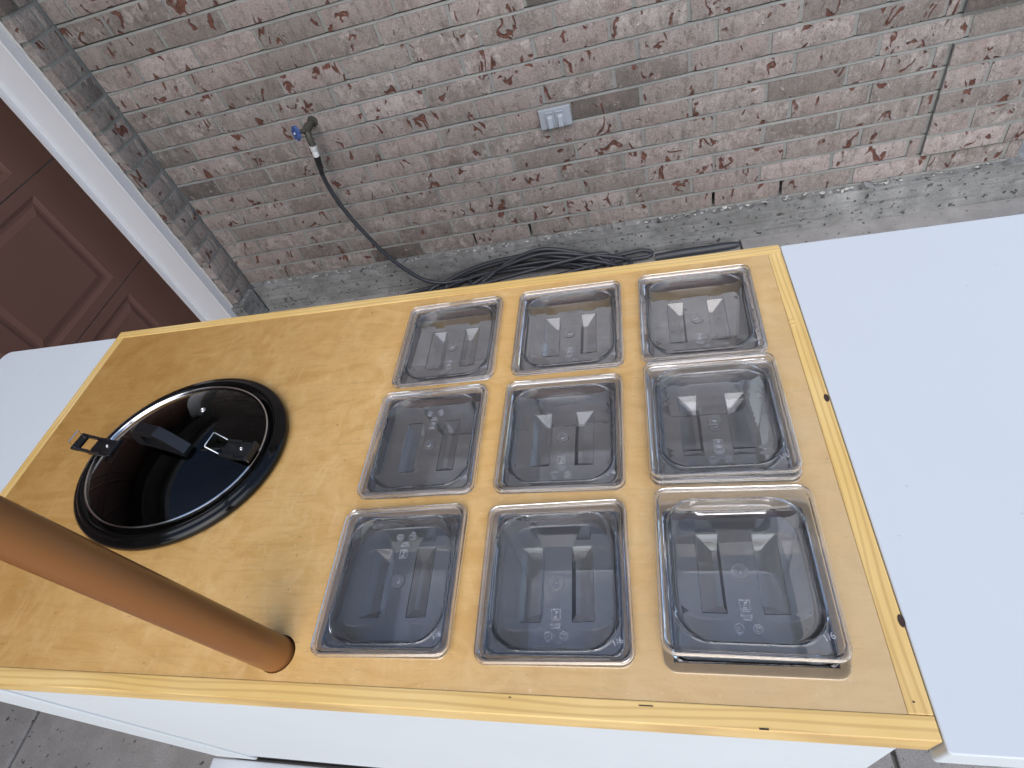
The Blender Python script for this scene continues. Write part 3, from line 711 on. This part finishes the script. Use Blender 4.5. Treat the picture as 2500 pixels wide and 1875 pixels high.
def make_lid():
    root = []
    mb = MB(); n = 9
    prof = [(.0786, .0856, .012, .0000), (.0797, .0867, .013, .0004), (.0804, .0874, .0135, .0022), (.0798, .0868, .013, .0052), (.0786, .0856, .0125, .0064), (.0760, .0830, .0115, .0064), (.0748, .0818, .011, .0054),
            (.0742, .0812, .011, .0030), (.0725, .0795, .012, .0026), (.0690, .0755, .033, .0026), (.0682, .0747, .034, .0036), (.0668, .0733, .034, .0036), (.0660, .0725, .034, .0022),
            (.0618, .0683, .034, FZ + .0030), (.0610, .0675, .0335, FZ + .0008), (.0596, .0661, .033, FZ)]
    rings = [rrect(a, b, r, z, n) for a, b, r, z in prof]
    mb.rings(rings)
    fl = [(p.x, p.y) for p in rings[-1]]
    slots = []
    for s in (-1, 1):
        xi, xo = s * .0168, s * .0400
        slots.append([(xi, -.041), (xo, -.041), (xo, .041), (xi, .041)] if s > 0 else [(xo, -.041), (xi, -.041), (xi, .041), (xo, .041)])
    pts, tris = cdt(fl, slots)
    mb.add([(x, y, FZ) for x, y in pts], tris)
    for s in (-1, 1):
        xi, xo = s * .0168, s * .0400; xd, xd2 = s * .0186, s * .0240; zd = FZ - .0155
        v = [(xo, -.041, FZ), (xi, -.041, FZ), (xi, .041, FZ), (xo, .041, FZ), (xd2, -.0290, zd), (xd, -.0290, zd), (xd, .0285, zd), (xd2, .0285, zd)]
        mb.add(v, [(0, 4, 7, 3), (4, 5, 6, 7), (5, 1, 2, 6), (0, 1, 5, 4), (3, 7, 6, 2)])
    o = mb.build('lid_shell', M['clear']); me = o.data
    bm = bmesh.new(); bm.from_mesh(me); bmesh.ops.remove_doubles(bm, verts=bm.verts, dist=1e-6); bmesh.ops.recalc_face_normals(bm, faces=bm.faces)
    bm.to_mesh(me); bm.free()
    md = o.modifiers.new('s', 'SOLIDIFY'); md.thickness = .0021; md.offset = -1
    dg = bpy.context.evaluated_depsgraph_get(); me2 = bpy.data.meshes.new_from_object(o.evaluated_get(dg)); bpy.data.objects.remove(o)
    weld(me2); me2.shade_smooth(); me2.set_sharp_from_angle(angle=math.radians(28)); root.append(('lid_shell', me2, (0, 0, 0)))
    mb = MB().rings([[(r * math.cos(2 * math.pi * k / 24), r * math.sin(2 * math.pi * k / 24), z) for k in range(24)] for r, z in ((.0085, FZ + .0002), (.0082, FZ + .0014), (.0055, FZ + .0020), (.0030, FZ + .0012), (.0022, FZ + .0030))], True, True)
    o = mb.build('stud', M['clear'], smooth=50); root.append(('stud', o.data, (0, 0, 0))); bpy.data.objects.remove(o)
    # emblem: crest outline, ring marks
    mb = MB(); z = FZ + .0004
    def stroke(p, w=.00030):
        mb.tube([(a, b, z) for a, b in p], w, 5)
    crest = [(-.0042, .006), (-.002, .0052), (0, .006), (.002, .0052), (.0042, .006), (.0050, .004), (.0042, .0), (.0048, -.003), (.003, -.0056), (0, -.0048), (-.003, -.0056), (-.0048, -.003), (-.0042, 0), (-.0050, .004), (-.0042, .006)]
    stroke([(x, y - .034) for x, y in crest])
    stroke([(x, y - .034) for x, y in ((.002, .0042), (.0006, .002), (-.0012, .0002), (.0014, -.001), (-.0022, -.0022), (-.0026, -.0038), (.0, -.0030), (.0026, -.0038))], .00038)
    stroke([(x, y - .034) for x, y in ((-.001, .0032), (.0008, .0036), (.0022, .0022))], .0003)
    for cx in (-.0078, .0088):
        stroke([(cx + .0041 * math.cos(2 * math.pi * k / 28), -.0552 + .0041 * math.sin(2 * math.pi * k / 28)) for k in range(29)])
    stroke([(-.0102, -.0570), (-.0078, -.0528), (-.0054, -.0570), (-.0102, -.0570)]); stroke([(-.0078, -.0545), (-.0078, -.0562)])
    stroke([(.0068, -.0530), (.0072, -.0548), (.0084, -.0548), (.0088, -.0530), (.0068, -.0530)]); stroke([(.0078, -.0548), (.0078, -.0574)]); stroke([(.0066, -.0574), (.009, -.0574)])
    stroke([(.0104, -.0528), (.0104, -.0574)]); stroke([(.0114, -.0528), (.0112, -.0545), (.0096, -.0545), (.0094, -.0528)])
    o = mb.build('emblem', M['emboss'], smooth=60); root.append(('emblem', o.data, (0, 0, 0))); bpy.data.objects.remove(o)
    for s, size, loc in (('RUYIJI', .0042, (.0003, -.0440)), ('\u5982\u610f\u5409', .0026, (.0004, -.0474)), ('PET', .0030, (-.0078, -.0612))):
        root.append(('lettering', text_mesh(s, size, 'lettering'), (loc[0], loc[1], FZ + .0004)))
    root.append(('size_mark', text_mesh('1/6', .0085, 'size_mark'), (.0640, -.0660, .0030)))
    return root
pan_me = make_pan(); lid_parts = make_lid()
ROWN = ('back', 'middle', 'front'); COLN = ('left', 'centre', 'right')
def put_lid(x, y, z, rz, flip, label, tx=0.0, ty=0.0):
    r = empty('pan_lid', tw(x, y, z)); r.rotation_euler = (tx, ty, YAW + rz)
    tag(r, label, 'lid', 'clear plastic lids on the food pans')
    for nme, me, loc in lid_parts:
        o = link(nme, me, None, r); o.location = loc
        if flip and nme != 'size_mark':
            o.location = (-loc[0], -loc[1], loc[2]); o.rotation_euler = (0, 0, math.pi)
        if nme == 'size_mark': o.rotation_euler = (0, 0, math.radians(22))
    return r
NAMES = {(0, 0): 'back row, nearest the garage door', (0, 1): 'middle of the back row, below the coiled hose', (0, 2): 'back row, nearest the white leaf',
         (1, 0): 'middle row, beside the slow cooker', (1, 1): 'centre of the three by three grid', (1, 2): 'middle row, beside the pine edge with dark knot',
         (2, 0): 'front row, beside the umbrella pole', (2, 1): 'middle of the front row', (2, 2): 'front row, in the corner by the white leaf'}
for (i, j), (x, y, ang) in PANS.items():
    p = link('food_pan', pan_me, None, None); p.location = tw(x, y, .0004); p.rotation_euler = (0, 0, YAW + math.radians(ang * .5))
    tag(p, 'clear square food pan, ' + NAMES[(i, j)], 'food pan', 'clear food pans sunk in the table')
    a = math.radians(ang); fl = (i, j) in ((1, 0), (2, 0))
    if (i, j) == (1, 2):
        put_lid(x, y + .001, .0042, a, fl, 'lower of two stacked clear lids, ' + NAMES[(i, j)])
        put_lid(x - .001, y + .0035, .0130, a + .012, fl, 'upper of two stacked clear lids, ' + NAMES[(i, j)])
    elif (i, j) == (2, 2):
        put_lid(x + .0005, y + .0100, .0125, a - .006, fl, 'clear lid sitting raised on its pan, ' + NAMES[(i, j)], math.radians(-.8))
    else:
        put_lid(x, y, .0042, a, fl, 'clear lid with two finger slots, ' + NAMES[(i, j)] + (', emblem upside down' if fl else ''))

# ------------------------------------------------------------------ slow cooker
def er(a, b, z, n=72, pw=2.0):
    out = []
    for k in range(n):
        t = 2 * math.pi * k / n; c, s = math.cos(t), math.sin(t)
        out.append((a * math.copysign(abs(c) ** (2 / pw), c), b * math.copysign(abs(s) ** (2 / pw), s), z))
    return out
ck = empty('slow_cooker', tw(CK[0], CK[1], 0), YAW + math.radians(-1.5))
tag(ck, 'black oval slow cooker sunk into the plywood left of the pans', 'slow cooker')
prof = [(.1735, .1485, .0006), (.1765, .1515, .003), (.1775, .1525, .008), (.1760, .1510, .0125), (.1725, .1475, .0150), (.1690, .1440, .0152), (.1675, .1425, .0162), (.1655, .1400, .0180), (.1625, .1365, .0185), (.1595, .1335, .0165), (.1560, .1290, .0130), (.1500, .1235, .0120), (.1455, .1190, .004), (.1430, .1165, -.03), (.1330, .1065, -.10), (.110, .083, -.112)]
MB().rings([er(a, b, z) for a, b, z in prof], False, True).build('crock_rim', M['enamel'], ck, smooth=50)
lid = empty('cooker_lid', tw(CK[0], CK[1], .0), YAW + math.radians(-1.5))
tag(lid, 'dark glass oval lid with steel rim and two clip latches', 'lid')
A, B = .1520, .1245
prof = [(A - .001, B - .001, .0185)]
for k in range(1, 15):
    t = k / 14; s = 1 - t; prof.append(((A - .001) * s + .006 * t, (B - .001) * s + .006 * t, .0185 + .0285 * (1 - s ** 2.2)))
mb = MB().rings([er(a, b, z) for a, b, z in prof], False, True); mb.build('glass_dome', M['smoke'], lid, smooth=60)
prof = [(A - .002, B - .002, .0165), (A + .0014, B + .0014, .0160), (A + .0022, B + .0022, .0185), (A + .0014, B + .0014, .0210), (A - .0004, B - .0004, .0216), (A - .0018, B - .0018, .0205), (A - .002, B - .002, .0165)]
MB().rings([er(a, b, z) for a, b, z in prof]).build('steel_rim', M['steel'], lid, smooth=50)
# handle: arched bar with an opening, lying along the long axis
hx, hw = .050, .0080
outer = [(-hx, .040), (-hx - .003, .052), (-hx + .012, .078), (-hx + .028, .087), (hx - .030, .087), (hx - .016, .078), (hx + .004, .052), (hx, .040)]
inner = [(-hx + .022, .0495), (-hx + .022, .056), (-hx + .030, .0725), (-hx + .036, .0755), (hx - .040, .0755), (hx - .032, .0725), (hx - .024, .056), (hx - .024, .0495)]
mb = MB(); n = len(outer)
for sgn in (-1, 1):
    wo_ = [(x, sgn * hw * (1 if 0 < i < n - 1 else 1.15), z) for i, (x, z) in enumerate(outer)]; wi = [(x, sgn * hw, z) for x, z in inner]
    mb.add(wo_ + wi, [(i, i + 1, n + i + 1, n + i) if sgn < 0 else (n + i, n + i + 1, i + 1, i) for i in range(n - 1)])
L = [(x, -hw * (1 if 0 < i < n - 1 else 1.15), z) for i, (x, z) in enumerate(outer)]; R = [(x, hw * (1 if 0 < i < n - 1 else 1.15), z) for i, (x, z) in enumerate(outer)]
mb.add(L + R, [(i, i + 1, n + i + 1, n + i) for i in range(n - 1)])
L = [(x, -hw, z) for x, z in inner]; R = [(x, hw, z) for x, z in inner]
mb.add(L + R, [(n + i, n + i + 1, i + 1, i) for i in range(n - 1)])
mb.add([(-hx, -hw * 1.15, .040), (hx, -hw * 1.15, .040), (hx, hw * 1.15, .040), (-hx, hw * 1.15, .040), (-hx + .022, -hw, .0495), (hx - .024, -hw, .0495), (hx - .024, hw, .0495), (-hx + .022, hw, .0495)], [(4, 5, 6, 7), (0, 1, 5, 4), (2, 3, 7, 6)])
ho = mb.build('handle', M['black'], lid, smooth=20); ho.location = (.006, -.006, .0); ho.rotation_euler = (0, 0, math.radians(-14))
MB().rings([[(r * math.cos(2 * math.pi * k / 16), r * math.sin(2 * math.pi * k / 16), z) for k in range(16)] for r, z in ((.0045, .040), (.0045, .0435), (.003, .0445), (.0018, .043))], False, True).build('vent_eyelet', M['steel'], lid, smooth=40).location = (.032, .060, -.002)
def latch(loc, rz, fold, wire_up):
    o = MB().box(-.032, .030, -.0165, .0165, 0, .0055).build('latch', M['black'], lid, bevel=.0015); o.location = loc; o.rotation_euler = (0, 0, rz); o.scale = (.80, .86, .9)
    MB().box(-.030, .004, -.0160, -.0125, .0057, .0105).build('latch_cheek', M['black'], o, bevel=.0008, bseg=1)
    MB().box(-.030, .004, .0125, .0160, .0057, .0105).build('latch_cheek', M['black'], o, bevel=.0008, bseg=1)
    MB().box(.006, .029, -.0120, .0120, .0057, .0095).build('latch_block', M['black'], o, bevel=.0015)
    MB().box(.0305, .036, -.0175, .0175, -.002, .011).build('latch_toe', M['black'], o, bevel=.002)
    MB().rings([[(r * math.cos(2 * math.pi * k / 14) + .014, r * math.sin(2 * math.pi * k / 14), z) for k in range(14)] for r, z in ((.0032, .0093), (.0032, .0108), (.0024, .0114), (.0012, .0105))], False, True).build('screw', M['steel'], o, smooth=30)
    c, s = math.cos(fold), math.sin(fold)
    if wire_up:
        q = [(-.027, -.0140, .008), (-.027 - .026 * c, -.0140, .008 + .026 * s), (-.027 - .0265 * c, -.0125, .008 + .0275 * s), (-.027 - .0265 * c, .0125, .008 + .0275 * s), (-.027 - .026 * c, .0140, .008 + .026 * s), (-.027, .0140, .008)]
        MB().tube(q, .00105, 8).build('wire_bail', M['steel'], o, smooth=60)
    else:
        def fr(u, v, w): return (-.027 - u * c - w * s, v, .008 + u * s - w * c)
        def beam(u0, u1, v0, v1):
            m = MB(); pts = [fr(u, v, w) for w in (-.0025, .0025) for (u, v) in ((u0, v0), (u1, v0), (u1, v1), (u0, v1))]
            m.add(pts, [(0, 1, 2, 3), (4, 5, 6, 7), (0, 1, 5, 4), (1, 2, 6, 5), (2, 3, 7, 6), (3, 0, 4, 7)]); return m
        m = MB()
        for a in ((0, .030, -.0165, -.0115), (0, .030, .0115, .0165)):
            b = beam(*a); m.add(b.v, b.f)
        b = beam(.024, .040, -.0170, .0170); m.add(b.v, b.f)
        m.build('clip_frame', M['black'], o)
        MB().tube([fr(.036, -.012, -.004), fr(.030, -.012, -.020), fr(.030, .012, -.020), fr(.036, .012, -.004)], .0010, 6).build('wire_bail', M['steel'], o, smooth=60)
    return o
latch((.127, -.012, .0300), math.radians(-9), math.radians(48), True)
latch((-.130, .004, .0285), math.radians(-8), math.radians(10), False)
print('bricks in view', nb)
